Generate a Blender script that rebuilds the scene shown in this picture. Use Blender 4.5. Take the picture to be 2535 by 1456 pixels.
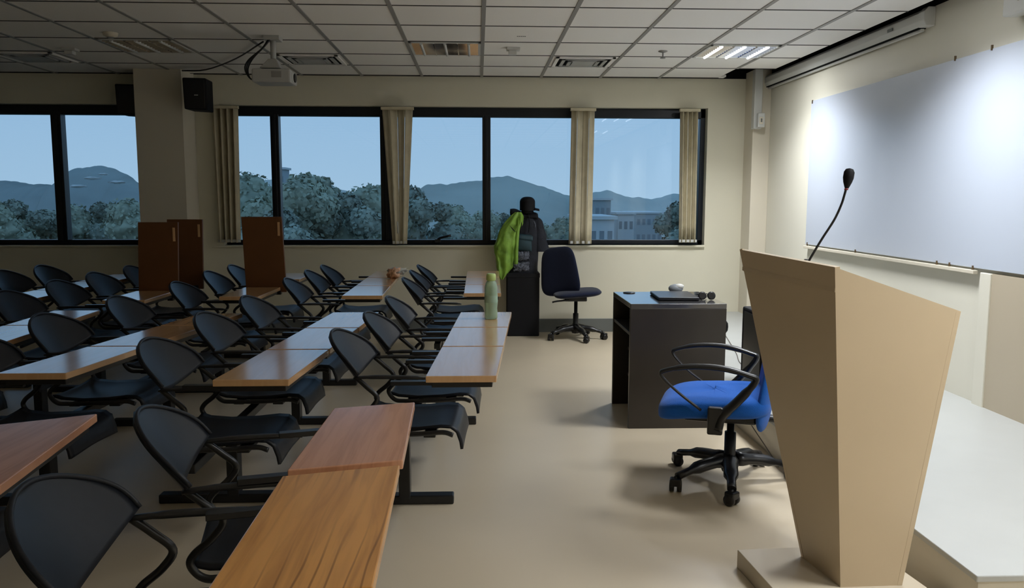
import bpy, bmesh, math, random
from mathutils import Vector, Matrix, noise
random.seed(7)
PI = math.pi
for o in list(bpy.data.objects): bpy.data.objects.remove(o, do_unlink=True)
SC = bpy.context.scene
COL = SC.collection
FZ = 0.02            # floor level

# ------------------------------------------------------------------ camera
cam_d = bpy.data.cameras.new('camera'); cam = bpy.data.objects.new('camera', cam_d); COL.objects.link(cam)
cam_d.sensor_width = 36.0; cam_d.lens = 36.0 * 2028.5 / 2535.0
cam_d.clip_end = 2000; cam_d.clip_start = .02
pitch, yaw, roll = 0.116605, 0.041352, 0.002255
Fw = Vector((math.sin(yaw)*math.cos(pitch), math.cos(yaw)*math.cos(pitch), -math.sin(pitch)))
r0 = Vector((math.cos(yaw), -math.sin(yaw), 0)); u0 = r0.cross(Fw)
Rt = math.cos(roll)*r0 + math.sin(roll)*u0; Up = -math.sin(roll)*r0 + math.cos(roll)*u0
M = Matrix((Rt, Up, -Fw)).transposed().to_4x4(); M.translation = Vector((0, 0, 1.4206))
cam.matrix_world = M
SC.camera = cam

# ------------------------------------------------------------------ world (dusk sky) and view
w = bpy.data.worlds.new('dusk_sky'); SC.world = w; w.use_nodes = True
nt = w.node_tree; nt.nodes.clear()
out = nt.nodes.new('ShaderNodeOutputWorld'); bg = nt.nodes.new('ShaderNodeBackground')
tc = nt.nodes.new('ShaderNodeTexCoord'); sp = nt.nodes.new('ShaderNodeSeparateXYZ'); cr = nt.nodes.new('ShaderNodeValToRGB')
nt.links.new(tc.outputs['Generated'], sp.inputs[0]); nt.links.new(sp.outputs['Z'], cr.inputs[0])
cr.color_ramp.elements[0].position = 0.0; cr.color_ramp.elements[0].color = (.38, .55, .72, 1)
cr.color_ramp.elements[1].position = .30; cr.color_ramp.elements[1].color = (.22, .42, .68, 1)
nt.links.new(cr.outputs[0], bg.inputs[0]); bg.inputs[1].default_value = 1.0
nt.links.new(bg.outputs[0], out.inputs[0])
SC.view_settings.view_transform = 'Standard'; SC.view_settings.look = 'None'
SC.view_settings.exposure = 0.12; SC.view_settings.gamma = 1.0; SC.view_settings.use_curve_mapping = False

# ------------------------------------------------------------------ ceiling lights that are on (the front row, over the stage edge)
LIGHT_W = 28.5
def troffer_lamp(x, y, watts=LIGHT_W):
    L = bpy.data.lights.new('troffer_light', 'AREA'); L.shape = 'RECTANGLE'; L.size = .54; L.size_y = .54
    L.energy = watts; L.color = (.93, .96, 1.0); L.spread = math.radians(128)
    o = bpy.data.objects.new('troffer_light', L); COL.objects.link(o); o.location = (x, y, 2.615)
for ly, lw in ((6.92, 1), (4.5, 1.1), (2.1, 1.1), (-.3, 1.1)): troffer_lamp(2.14, ly, LIGHT_W*lw)
def streak_lamp(x, y, watts):  # small extra lamp at the fixture edge, added for the bright wall streak
    L = bpy.data.lights.new('streak_light', 'AREA'); L.shape = 'RECTANGLE'; L.size = .05; L.size_y = .14
    L.energy = watts; L.color = (.95, .98, 1.0); L.spread = math.radians(172)
    o = bpy.data.objects.new('streak_light', L); COL.objects.link(o); o.location = (x, y, 2.610)
streak_lamp(2.42, 7.1, 6)

# ------------------------------------------------------------------ helpers
def tag(o, label=None, cat=None, group=None, kind=None):
    if label: o['label'] = label
    if cat: o['category'] = cat
    if group: o['group'] = group
    if kind: o['kind'] = kind
    return o
def empty(name, loc=(0, 0, 0), rz=0, label=None, cat=None, group=None):
    o = bpy.data.objects.new(name, None); COL.objects.link(o); o.location = loc; o.rotation_euler = (0, 0, rz)
    o.empty_display_size = .05
    return tag(o, label, cat, group)
def copy_tree(o, parent=None):
    c = o.copy(); COL.objects.link(c)
    if parent: c.parent = parent
    for ch in list(o.children): copy_tree(ch, c)
    return c

class MB:
    def __init__(s): s.bm = bmesh.new()
    def box(s, x0, x1, y0, y1, z0, z1, bev=0, M=None):
        return s.hexa([(x0,y0,z0),(x1,y0,z0),(x1,y1,z0),(x0,y1,z0)], [(x0,y0,z1),(x1,y0,z1),(x1,y1,z1),(x0,y1,z1)], bev, M)
    def hexa(s, bot, top, bev=0, M=None, seg=2):
        n = len(bot); b = bmesh.new()
        vb = [b.verts.new(p) for p in bot]; vt = [b.verts.new(p) for p in top]
        b.faces.new(list(reversed(vb))); b.faces.new(vt)
        for i in range(n): b.faces.new((vb[i], vb[(i+1) % n], vt[(i+1) % n], vt[i]))
        bmesh.ops.recalc_face_normals(b, faces=b.faces[:])
        if bev: bmesh.ops.bevel(b, geom=b.edges[:], offset=bev, segments=seg, affect='EDGES', profile=.5)
        s._add(b, M); return s
    def prism(s, pts, z0, z1, bev=0, M=None):
        return s.hexa([(x, y, z0) for x, y in pts], [(x, y, z1) for x, y in pts], bev, M)
    def _add(s, b, M=None):
        if M is not None: b.transform(M)
        me = bpy.data.meshes.new('t'); b.to_mesh(me); b.free(); s.bm.from_mesh(me); bpy.data.meshes.remove(me)
    def tube(s, pts, r, n=10, smooth=0, flat=None, closed=False, caps=True):
        P = [Vector(p) for p in pts]
        if smooth:
            Q = []; N = len(P); rng = range(N) if closed else range(N-1)
            for i in rng:
                p0 = P[(i-1) % N] if (closed or i > 0) else P[0]*2-P[1]
                p1 = P[i]; p2 = P[(i+1) % N]
                p3 = P[(i+2) % N] if (closed or i+2 < N) else P[-1]*2-P[-2]
                for k in range(smooth):
                    t = k/smooth
                    Q.append(.5*((2*p1)+(p2-p0)*t+(2*p0-5*p1+4*p2-p3)*t*t+(3*p1-p0-3*p2+p3)*t**3))
            if not closed: Q.append(P[-1])
            P = Q
        m = len(P); rr = r if hasattr(r, '__len__') else [r]*m
        if len(rr) != m: rr = [rr[min(len(rr)-1, int(i/(m-1)*(len(rr)-1)+.5))] for i in range(m)]
        b = bmesh.new(); rings = []; nrm = None
        for i in range(m):
            a = P[i-1] if (i > 0 or closed) else P[i]; c = P[(i+1) % m] if (i < m-1 or closed) else P[i]
            t = (c-a).normalized()
            if nrm is None:
                nrm = Vector((0, 0, 1)) if abs(t.z) < .9 else Vector((1, 0, 0))
            nrm = (nrm - t*nrm.dot(t)).normalized(); bn = t.cross(nrm)
            fy = flat if flat else 1
            rings.append([b.verts.new(P[i]+rr[i]*(math.cos(k*2*PI/n)*nrm*fy+math.sin(k*2*PI/n)*bn)) for k in range(n)])
        for i in range(m if closed else m-1):
            A = rings[i]; B = rings[(i+1) % m]
            for k in range(n): b.faces.new((A[k], A[(k+1) % n], B[(k+1) % n], B[k]))
        if caps and not closed: b.faces.new(list(reversed(rings[0]))); b.faces.new(rings[-1])
        bmesh.ops.recalc_face_normals(b, faces=b.faces[:])
        for f in b.faces: f.smooth = len(f.verts) == 4
        s._add(b); return s
    def lathe(s, prof, n=24, M=None):
        b = bmesh.new(); rings = []
        for r, z in prof:
            rings.append([b.verts.new((max(r, 1e-4)*math.cos(k*2*PI/n), max(r, 1e-4)*math.sin(k*2*PI/n), z)) for k in range(n)])
        for A, B in zip(rings, rings[1:]):
            for k in range(n): b.faces.new((A[k], A[(k+1) % n], B[(k+1) % n], B[k])).smooth = True
        b.faces.new(list(reversed(rings[0]))); b.faces.new(rings[-1])
        bmesh.ops.recalc_face_normals(b, faces=b.faces[:])
        s._add(b, M); return s
    def grid(s, fn, nu, nv, thick=0, smooth=True, M=None, closed_u=False):
        b = bmesh.new()
        V = [[b.verts.new(fn(i/nu, j/nv)) for j in range(nv+1)] for i in range(nu+(0 if closed_u else 1))]
        for i in range(nu):
            for j in range(nv):
                a = V[i]; c = V[(i+1) % len(V)]
                b.faces.new((a[j], c[j], c[j+1], a[j+1])).smooth = smooth
        bmesh.ops.remove_doubles(b, verts=b.verts[:], dist=1e-5)
        bmesh.ops.recalc_face_normals(b, faces=b.faces[:])
        if thick: 
            bmesh.ops.solidify(b, geom=b.faces[:], thickness=thick)
            for f in b.faces: f.smooth = smooth
        s._add(b, M); return s
    def sphere(s, c, r, sc=(1, 1, 1), sub=3, nz=0, nf=3, seed=0):
        b = bmesh.new(); bmesh.ops.create_icosphere(b, subdivisions=sub, radius=1)
        for v in b.verts:
            p = v.co.copy(); k = 1
            if nz: k += nz*noise.noise(p*nf+Vector((seed, seed*1.7, 0)))
            v.co = Vector((p.x*sc[0]*r*k+c[0], p.y*sc[1]*r*k+c[1], p.z*sc[2]*r*k+c[2]))
        for f in b.faces: f.smooth = True
        s._add(b); return s
    def obj(s, name, mat, parent=None, loc=None, mods=None):
        me = bpy.data.meshes.new(name); s.bm.to_mesh(me); s.bm.free()
        me.materials.append(mat)
        o = bpy.data.objects.new(name, me); COL.objects.link(o)
        if parent: o.parent = parent
        if loc: o.location = loc
        return o
def struct(name, mb, mat): return tag(mb.obj(name, mat), kind='structure')

# ------------------------------------------------------------------ materials
def mat(name, col, rough=.5, metal=0, spec=.5, noise_amt=0, nscale=6, bump=0, bscale=60, coat=0, emis=None, es=0, trans=0, coat_rough=.1, sheen=0):
    m = bpy.data.materials.new(name); m.use_nodes = True; t = m.node_tree; b = t.nodes['Principled BSDF']
    b.inputs['Base Color'].default_value = (*col, 1); b.inputs['Roughness'].default_value = rough
    b.inputs['Metallic'].default_value = metal; b.inputs['Specular IOR Level'].default_value = spec
    b.inputs['Coat Weight'].default_value = coat; b.inputs['Coat Roughness'].default_value = coat_rough
    b.inputs['Transmission Weight'].default_value = trans
    b.inputs['Sheen Weight'].default_value = sheen
    if emis: b.inputs['Emission Color'].default_value = (*emis, 1); b.inputs['Emission Strength'].default_value = es
    tcn = t.nodes.new('ShaderNodeTexCoord')
    if noise_amt:
        n = t.nodes.new('ShaderNodeTexNoise'); n.inputs['Scale'].default_value = nscale; n.inputs['Detail'].default_value = 4
        r = t.nodes.new('ShaderNodeValToRGB')
        r.color_ramp.elements[0].position = .3; r.color_ramp.elements[1].position = .7
        r.color_ramp.elements[0].color = (*[max(0, c*(1-noise_amt)) for c in col], 1)
        r.color_ramp.elements[1].color = (*[min(1, c*(1+noise_amt)) for c in col], 1)
        t.links.new(tcn.outputs['Object'], n.inputs['Vector']); t.links.new(n.outputs['Fac'], r.inputs[0]); t.links.new(r.outputs[0], b.inputs['Base Color'])
    if bump:
        n2 = t.nodes.new('ShaderNodeTexNoise'); n2.inputs['Scale'].default_value = bscale; n2.inputs['Detail'].default_value = 3
        bp = t.nodes.new('ShaderNodeBump'); bp.inputs['Strength'].default_value = bump; bp.inputs['Distance'].default_value = .01
        t.links.new(tcn.outputs['Object'], n2.inputs['Vector']); t.links.new(n2.outputs['Fac'], bp.inputs['Height']); t.links.new(bp.outputs[0], b.inputs['Normal'])
    return m
def wood(name, c1, c2, grain=.5, rough=.28, spec=.6, lines=0.0):
    m = mat(name, c1, rough, spec=spec); t = m.node_tree; b = t.nodes['Principled BSDF']; b.inputs['Coat Weight'].default_value = .5; b.inputs['Coat Roughness'].default_value = .12; b.inputs['Coat IOR'].default_value = 1.5
    tcn = t.nodes.new('ShaderNodeTexCoord'); mp = t.nodes.new('ShaderNodeMapping'); mp.inputs['Scale'].default_value = (16, 1.1, 4)
    n = t.nodes.new('ShaderNodeTexNoise'); n.inputs['Scale'].default_value = 2.2; n.inputs['Detail'].default_value = 8; n.inputs['Distortion'].default_value = .8
    r = t.nodes.new('ShaderNodeValToRGB'); r.color_ramp.elements[0].color = (*c2, 1); r.color_ramp.elements[1].color = (*c1, 1)
    r.color_ramp.elements[0].position = .5-.25*grain-.05; r.color_ramp.elements[1].position = .52+.1
    t.links.new(tcn.outputs['Object'], mp.inputs[0]); t.links.new(mp.outputs[0], n.inputs['Vector']); t.links.new(n.outputs['Fac'], r.inputs[0])
    if lines:
        wv = t.nodes.new('ShaderNodeTexWave'); wv.wave_type = 'BANDS'; wv.bands_direction = 'X'
        wv.inputs['Scale'].default_value = 9; wv.inputs['Distortion'].default_value = 11; wv.inputs['Detail'].default_value = 2.5; wv.inputs['Detail Scale'].default_value = .8
        mp2 = t.nodes.new('ShaderNodeMapping'); mp2.inputs['Scale'].default_value = (1, .13, 1); mp2.inputs['Rotation'].default_value = (0, 0, -.12)
        r2 = t.nodes.new('ShaderNodeValToRGB'); r2.color_ramp.elements[0].color = (.38, .30, .22, 1); r2.color_ramp.elements[1].color = (1, 1, 1, 1)
        r2.color_ramp.elements[0].position = 0; r2.color_ramp.elements[1].position = .09
        mx = t.nodes.new('ShaderNodeMix'); mx.data_type = 'RGBA'; mx.blend_type = 'MULTIPLY'; mx.inputs[0].default_value = lines
        nm_ = t.nodes.new('ShaderNodeTexNoise'); nm_.inputs['Scale'].default_value = 3.5; nr_ = t.nodes.new('ShaderNodeMapRange'); nr_.inputs[1].default_value = .42; nr_.inputs[2].default_value = .6; nr_.inputs[4].default_value = lines
        mp3 = t.nodes.new('ShaderNodeMapping'); mp3.inputs['Scale'].default_value = (1.6, .35, 1)
        t.links.new(tcn.outputs['Object'], mp3.inputs[0]); t.links.new(mp3.outputs[0], nm_.inputs['Vector']); t.links.new(nm_.outputs['Fac'], nr_.inputs[0]); t.links.new(nr_.outputs[0], mx.inputs[0])
        t.links.new(tcn.outputs['Object'], mp2.inputs[0]); t.links.new(mp2.outputs[0], wv.inputs['Vector']); t.links.new(wv.outputs['Color'], r2.inputs[0])
        t.links.new(r.outputs[0], mx.inputs[6]); t.links.new(r2.outputs[0], mx.inputs[7]); t.links.new(mx.outputs[2], b.inputs['Base Color'])
    else: t.links.new(r.outputs[0], b.inputs['Base Color'])
    return m
m_wall = mat('cream_wall_paint', (.72, .68, .54), .55, spec=.3, noise_amt=.03, nscale=1.5)
m_wall_r = mat('cream_wall_paint_front', (.76, .73, .62), .5, spec=.3, noise_amt=.02, nscale=1.5)
m_beige = mat('beige_wall_paint', (.50, .43, .32), .5, spec=.3)
m_pale = mat('pale_column_paint', (.70, .64, .52), .5, spec=.3)
m_floor = mat('beige_vinyl_floor', (.56, .475, .345), .33, spec=.45, noise_amt=.04, nscale=1.2, coat=.0)
m_ceil = mat('ceiling_tile', (.90, .88, .84), .9, spec=.1, bump=.15, bscale=140)
m_tbar = mat('ceiling_bar', (.30, .29, .27), .5)
m_dark = mat('void_shade', (.006, .006, .006), .9, spec=.1)  # flat black that paints the shade above the ceiling and inside openings
m_sky_frame = mat('navy_black_aluminium', (.006, .009, .014), .35, spec=.4)
m_base = mat('grey_skirting', (.16, .17, .16), .5)
m_wood = wood('oak_laminate', (.66, .40, .20), (.62, .36, .17), .4, .2)
m_wood_g = wood('grained_oak_laminate', (.82, .40, .105), (.56, .25, .06), .7, .28, lines=.8)
m_wood_r = wood('reddish_laminate', (.70, .345, .20), (.60, .285, .16), .3, .27, lines=.12)
m_wood_u = mat('dark_brown_laminate', (.15, .062, .022), .5, spec=.3, noise_amt=.08)
m_blk = mat('black_steel', (.010, .010, .011), .32, spec=.5)
m_seat = mat('black_plastic', (.010, .012, .018), .42, spec=.32, noise_amt=.1, nscale=40)
m_blkm = mat('black_matte', (.008, .008, .010), .7, spec=.25)
m_navy = mat('navy_fabric', (.008, .012, .032), .9, spec=.15, bump=.3, bscale=300, sheen=.2)
m_blue = mat('royal_blue_fabric', (.010, .115, .50), .85, spec=.2, bump=.35, bscale=350, sheen=.15)
m_desk = mat('black_brown_laminate', (.032, .026, .020), .35, spec=.5, noise_amt=.12, nscale=5)
m_desktop = mat('desk_top_laminate', (.06, .06, .062), .16, spec=.9, coat=.8)
m_white = mat('white_plastic', (.60, .60, .57), .4)
m_stage = mat('white_stage_vinyl', (.42, .43, .415), .35, spec=.4, noise_amt=.02)
m_stage_s = mat('stage_riser', (.62, .58, .49), .45, spec=.3)
m_lect = mat('beige_lectern_laminate', (.58, .465, .315), .38, spec=.4, noise_amt=.04, nscale=2)
m_lect_b = mat('lectern_plinth_laminate', (.50, .43, .32), .4, spec=.4)
m_board = mat('whiteboard_enamel', (.55, .60, .69), .22, spec=.5)
m_blind = mat('olive_cream_blind_fabric', (.58, .52, .37), .85, spec=.1, noise_amt=.08, nscale=12)
m_proj = mat('projector_white', (.45, .45, .43), .45)
m_metal = mat('polished_louvre', (.75, .75, .75), .08, metal=1)
m_lamp = mat('lit_tube', (1, 1, 1), .4, emis=(.95, .98, 1), es=3.5)
m_glow = mat('glowing_reflector', (.9, .9, .9), .3, emis=(.92, .96, 1), es=4)  # reflector emits by itself, standing in for tube light bounced off it
m_green = mat('lime_green_nylon', (.22, .40, .05), .55, noise_amt=.3, nscale=9, bump=.5, bscale=14)
m_coat = mat('dark_navy_cloth', (.010, .012, .020), .8, noise_amt=.3, nscale=20, bump=.5, bscale=30)
m_teal = mat('dark_teal_nylon', (.012, .045, .06), .6, noise_amt=.3, nscale=20)
m_greyc = mat('crumpled_grey_net', (.09, .10, .13), .6, noise_amt=.7, nscale=50, bump=1, bscale=70)
m_cap_g = mat('bottle_cap', (.55, .72, .25), .4)
m_org = mat('orange_wrapper', (.85, .42, .26), .5, noise_amt=.5, nscale=30)
m_redcord = mat('grey_cable', (.14, .12, .10), .6)
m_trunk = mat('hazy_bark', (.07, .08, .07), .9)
m_leaf = mat('hazy_leaves', (.32, .35, .27), .9, spec=.1, noise_amt=.35, nscale=.6)  # leaf colours lightened and greyed, distance haze is in the base tone
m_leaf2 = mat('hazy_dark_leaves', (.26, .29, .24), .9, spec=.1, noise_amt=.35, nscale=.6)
m_hill = mat('hazy_blue_hill', (.27, .30, .29), 1, spec=0, noise_amt=.15, nscale=.02)  # hill colours carry the distance haze, there is no haze volume
m_hill2 = mat('hazy_grey_hill', (.48, .50, .46), 1, spec=0, noise_amt=.12, nscale=.02)
m_hill3 = mat('hazy_pale_grey_hill', (.40, .42, .38), 1, spec=0, noise_amt=.1, nscale=.03)
m_rock = mat('pale_rock', (.55, .56, .55), 1, spec=0)
m_ground = mat('hazy_ground', (.075, .12, .115), 1, spec=0, noise_amt=.3, nscale=.03)
m_bld = mat('pale_building_wall', (.62, .64, .64), .8)
m_bld2 = mat('grey_building_wall', (.36, .41, .43), .8)
m_win = mat('dark_building_glass', (.20, .25, .28), .3)

def glass_mat(name, tint, ior=1.45, rough=0):
    m = bpy.data.materials.new(name); m.use_nodes = True; t = m.node_tree; t.nodes.clear()
    o = t.nodes.new('ShaderNodeOutputMaterial'); mx = t.nodes.new('ShaderNodeMixShader'); tr = t.nodes.new('ShaderNodeBsdfTransparent')
    gl = t.nodes.new('ShaderNodeBsdfGlossy'); fr = t.nodes.new('ShaderNodeFresnel')
    tr.inputs[0].default_value = (*tint, 1); gl.inputs['Roughness'].default_value = rough; fr.inputs[0].default_value = ior
    t.links.new(fr.outputs[0], mx.inputs[0]); t.links.new(tr.outputs[0], mx.inputs[1]); t.links.new(gl.outputs[0], mx.inputs[2]); t.links.new(mx.outputs[0], o.inputs[0])
    return m
m_glass = glass_mat('window_glass', (.93, .97, .99))
m_bottle = mat('bottle_plastic', (.52, .72, .52), .35, trans=.45)
m_water = glass_mat('bottle_water', (.72, .92, .78), 1.33, .02)

# ------------------------------------------------------------------ the room
WY = 8.516; WX = 2.93; LX = -7.6; BY = -3.0; CZ = 2.639
struct('floor', MB().box(LX, WX+.3, BY, WY+.3, FZ-.15, FZ), m_floor)
# ceiling: tiles with a missing tile in the far right corner and a gap along the right wall
c = MB(); ex = 2.81
c.box(LX, ex, BY, 7.82, CZ, CZ+.02); c.box(LX, 2.44, 7.82, WY-.06, CZ, CZ+.02); c.box(2.44, 2.5, 8.36, WY-.06, CZ, CZ+.02)
struct('ceiling', c, m_ceil)
c = MB()
for i in range(-12, 6):
    x = -.56+.6*i
    c.box(x-.014, x+.014, BY, 7.82 if x > 2.4 else WY-.02, CZ-.006, CZ)
struct('trim_1', c, m_tbar)
c = MB()
for k in range(-14, 6):
    y = 5.42+.6*k
    c.box(LX, ex if y < 7.85 else 2.44, y-.006, y+.006, CZ-.004, CZ)
struct('trim_2', c, mat('dark_joint', (.06, .06, .055), .7))
struct('trim_3', MB().box(LX-.1, WX+.3, BY, WY+.3, CZ+.35, CZ+.4), m_dark)  # slab over the ceiling void, blackened to stand for shade
c = MB(); c.box(2.44, WX, 7.9, 8.3, CZ+.2, CZ+.26); c.box(2.48, 2.9, 8.0, 8.04, CZ+.05, CZ+.15)
struct('trim_4', c, mat('plenum_grey', (.10, .10, .09), .8))
# window wall: piers, lintel, spandrel
S0, S1 = .935, 2.345
def wallpiece(name, x0, x1, z0, z1): return struct(name, MB().box(x0, x1, WY, WY+.2, z0, z1), m_wall)
c = MB(); c.box(LX, WX+.3, WY, WY+.2, FZ-.1, S0); c.box(LX, WX+.3, WY, WY+.2, S1, CZ+.002)
c.box(-3.42, -2.60, WY, WY+.2, S0, S1); c.box(2.37, WX+.3, WY, WY+.2, S0, S1); c.box(LX, -7.1, WY, WY+.2, S0, S1)
struct('wall_far', c, m_wall)
struct('trim_15', MB().box(LX, WX+.3, WY, WY+.2, CZ+.002, CZ+.4), m_dark)  # window wall above the ceiling, painted black as plenum shade
struct('wall_right', MB().box(WX, WX+.2, BY, WY, FZ-.1, CZ+.01), m_wall_r)
struct('trim_14', MB().box(WX, WX+.2, BY, WY, CZ+.01, CZ+.4), m_dark)  # right wall above the ceiling, black so the gap stays dark
struct('wall_left', MB().box(LX-.2, LX, BY, WY, FZ-.1, CZ+.4), m_wall)
struct('wall_back', MB().box(LX, WX, BY-.2, BY, FZ-.1, CZ+.4), m_wall)
struct('trim_5', MB().box(-3.29, -2.84, 8.16, WY, FZ, CZ+.3), m_pale)          # column between the windows
struct('trim_6', MB().box(2.755, WX, 8.25, WY, FZ, CZ+.06, .004), m_pale)       # corner pillar
struct('trim_7', MB().box(2.905, WX+.01, 1.0, 4.50, FZ, 1.0), m_beige)          # beige strip of wall below the board
struct('trim_8', MB().box(2.895, WX+.01, 4.50, 4.60, FZ, 1.0, .004), m_wall_r)
struct('trim_9', MB().box(2.735, 2.815, 8.17, 8.25, 2.11, CZ+.05, .006), m_white)   # cable trunking on the pillar
struct('baseboard_far', MB().box(LX, 1.62, WY-.015, WY, FZ, FZ+.14, .003), m_base)
c = MB(); c.box(-2.72, 2.37, WY-.03, WY+.2, S0-.022, S0, .004); struct('trim_10', c, m_wall)
c = MB(); c.box(-7.1, -3.42, WY-.03, WY+.2, S0-.022, S0, .004); struct('trim_11', c, m_wall)

# windows
def window(name, x0, x1, mull, z0=S0, z1=S1, handle=None):
    r = tag(empty(name, ((x0+x1)/2, WY+.13, z0)), kind='structure')
    cx = (x0+x1)/2
    f = MB(); y0, y1 = -.04, .05
    f.box(x0-cx, x1-cx, y0, y1, 0, .05, .004); f.box(x0-cx, x1-cx, y0, y1, z1-z0-.095, z1-z0, .004)
    f.box(x0-cx, x0-cx+.05, y0, y1, 0, z1-z0, .004); f.box(x1-cx-.05, x1-cx, y0, y1, 0, z1-z0, .004)
    f.obj('window_frame', m_sky_frame, r)
    for mx, mw in mull:
        q = MB(); q.box(mx-mw/2-cx, mx+mw/2-cx, y0-.02, y1, .04, z1-z0-.08, .006); q.box(mx-mw*.18-cx, mx+mw*.18-cx, y0-.035, y0, .04, z1-z0-.08, .004)
        q.obj('mullion', m_sky_frame, r)
    xs = [x0] + [m_[0] for m_ in mull] + [x1]
    for a, b in zip(xs, xs[1:]):
        MB().box(a-cx+.02, b-cx-.02, .0, .006, .03, z1-z0-.05).obj('pane', m_glass, r)
    if handle:
        h = MB(); h.tube([(handle-cx, -.07, .05), (handle-cx+.02, -.1, .07), (handle-cx+.14, -.12, .10)], .012, smooth=3)
        h.box(handle-cx-.03, handle-cx+.03, -.1, -.04, .02, .06, .004); h.obj('window_handle', m_blk, r)
    return r
window('window_1', -7.1, -3.42, [(-5.6, .1), (-4.255, .1)])
window('window_2', -2.60, 2.37, [(-2.075, .085), (-.94, .13), (.088, .085), (1.09, .1)], handle=-.42)

# stage along the right wall
c = MB(); c.prism([(1.60, 2.44), (WX, 2.44), (WX, WY), (1.60, WY)], FZ, .205)
struct('trim_12', c, m_stage_s)
c = MB(); c.prism([(1.585, 2.425), (WX, 2.425), (WX, WY), (1.585, WY)], .205, .228, .004)
struct('trim_13', c, m_stage)

# ------------------------------------------------------------------ outside
G0 = -9
struct('ground', MB().box(-600, 600, 12, 1500, G0-1, G0), m_ground)
def ridge(name, prof, D, depth, m, label):
    """prof: (x,z) skyline at distance D; the hill falls off in front and behind"""
    b = MB()
    def fn(u, v):
        t = u*(len(prof)-1); i = min(int(t), len(prof)-2); f = t-i
        x = prof[i][0]*(1-f)+prof[i+1][0]*f; z = prof[i][1]*(1-f)+prof[i+1][1]*f
        z += noise.noise(Vector((x*.09, D, 0)))*D*.0035 + noise.noise(Vector((x*.4, D, 3)))*D*.0012
        s = (v-.6)
        y = D + s*depth
        k = math.cos(min(1, abs(s)/.62)*PI/2)**.8 if s < 0 else math.cos(min(1, s/.42)*PI/2)
        zz = G0 + (z-G0)*k + (noise.noise(Vector((x*.05, y*.05, 5)))*D*.012*(1-k) if v > 0 else 0)
        return Vector((x*(1+s*depth/D*.5), y, zz))
    b.grid(fn, 220, 24)
    return tag(b.obj(name, m), label, 'hill')
def px2x(px, D): return math.tan(.04135+math.atan((px-1267.5)/2028.5*.9932))*D
def pz(py, D): return 1.42 - (py-492)/2028.5*D*.995
def prof(pts, D): return [(px2x(a, D), pz(b, D)) for a, b in pts]
PR = lambda pts, D: prof(pts, D)
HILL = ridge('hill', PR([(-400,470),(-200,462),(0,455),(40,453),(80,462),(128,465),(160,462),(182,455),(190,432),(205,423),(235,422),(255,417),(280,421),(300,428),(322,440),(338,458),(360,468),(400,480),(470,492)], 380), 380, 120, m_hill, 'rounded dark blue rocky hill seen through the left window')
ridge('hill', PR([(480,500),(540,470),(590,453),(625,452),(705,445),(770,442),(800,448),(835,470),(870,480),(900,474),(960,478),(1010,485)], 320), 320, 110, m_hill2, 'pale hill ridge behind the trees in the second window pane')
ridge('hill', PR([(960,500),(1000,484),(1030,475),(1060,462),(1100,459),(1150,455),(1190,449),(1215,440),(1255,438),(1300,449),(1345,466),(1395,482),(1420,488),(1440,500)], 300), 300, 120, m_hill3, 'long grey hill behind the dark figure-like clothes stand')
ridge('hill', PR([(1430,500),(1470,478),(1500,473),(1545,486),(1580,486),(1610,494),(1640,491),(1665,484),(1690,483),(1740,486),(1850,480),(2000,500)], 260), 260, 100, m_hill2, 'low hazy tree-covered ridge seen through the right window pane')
def outcrop(px, py, D, s, label):
    b = MB(); b.sphere((0, 0, 0), s, (1.9, .8, .35), 3, .5, 2, seed=px); 
    o = b.obj('rock_outcrop', m_rock, HILL, loc=(px2x(px, D), D, pz(py, D))); o['label'] = 'pale bare rock slab'; return o
for px, py, s in ((232, 447, 1.7), (195, 466, 1.6), (292, 456, 1.5), (258, 437, 1.0)):
    outcrop(px, py, 318, s, 'pale bare rock slab on the rounded blue hill')
# trees: three kinds
def crown(seed, R, H, leaves, m):
    rnd = random.Random(seed); b = MB()
    blobs = []
    for i in range(18):
        a = rnd.random()*2*PI; rr = R*rnd.uniform(.1, .72); zz = rnd.uniform(.28, .86)*H
        br = R*rnd.uniform(.22, .45); blobs.append((rr*math.cos(a), rr*math.sin(a), zz, br))
        b.sphere((rr*math.cos(a), rr*math.sin(a), zz), br, (1, 1, .8), 3, .5, 4, seed=i+seed)
    bm = b.bm
    for i in range(leaves):
        x, y, z, r = rnd.choice(blobs)
        d = Vector((rnd.gauss(0, 1), rnd.gauss(0, 1), rnd.gauss(0, 1)+.3)).normalized()
        p = Vector((x, y, z))+Vector((d.x, d.y, d.z*.8))*r*rnd.uniform(.9, 1.3)
        u = Vector((rnd.gauss(0, 1), rnd.gauss(0, 1), rnd.gauss(0, 1))).normalized(); v = u.cross(d).normalized(); s = rnd.uniform(.07, .17)
        bm.faces.new([bm.verts.new(p+u*s), bm.verts.new(p+v*s), bm.verts.new(p-u*s), bm.verts.new(p-v*s)])
    return b
def tree_proto(seed, R, H, m):
    r = empty('tree', (0, 0, 0))
    t = MB(); t.tube([(0, 0, 0), (.1, .1, H*.3), (-.1, 0, H*.6)], [.32, .24, .12], smooth=3)
    for k in range(4):
        a = k*1.7; t.tube([(0, 0, H*.35), (R*.3*math.cos(a), R*.3*math.sin(a), H*.6)], [.12, .05])
    t.obj('trunk', m_trunk, r)
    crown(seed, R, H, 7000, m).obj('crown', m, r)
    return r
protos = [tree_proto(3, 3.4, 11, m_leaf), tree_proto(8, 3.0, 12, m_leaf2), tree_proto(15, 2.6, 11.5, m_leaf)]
TH = {i: max(v.co.z for ch in p.children if ch.name.startswith('crown') for v in ch.data.vertices)*.985 for i, p in enumerate(protos)}
used = set()
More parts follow.
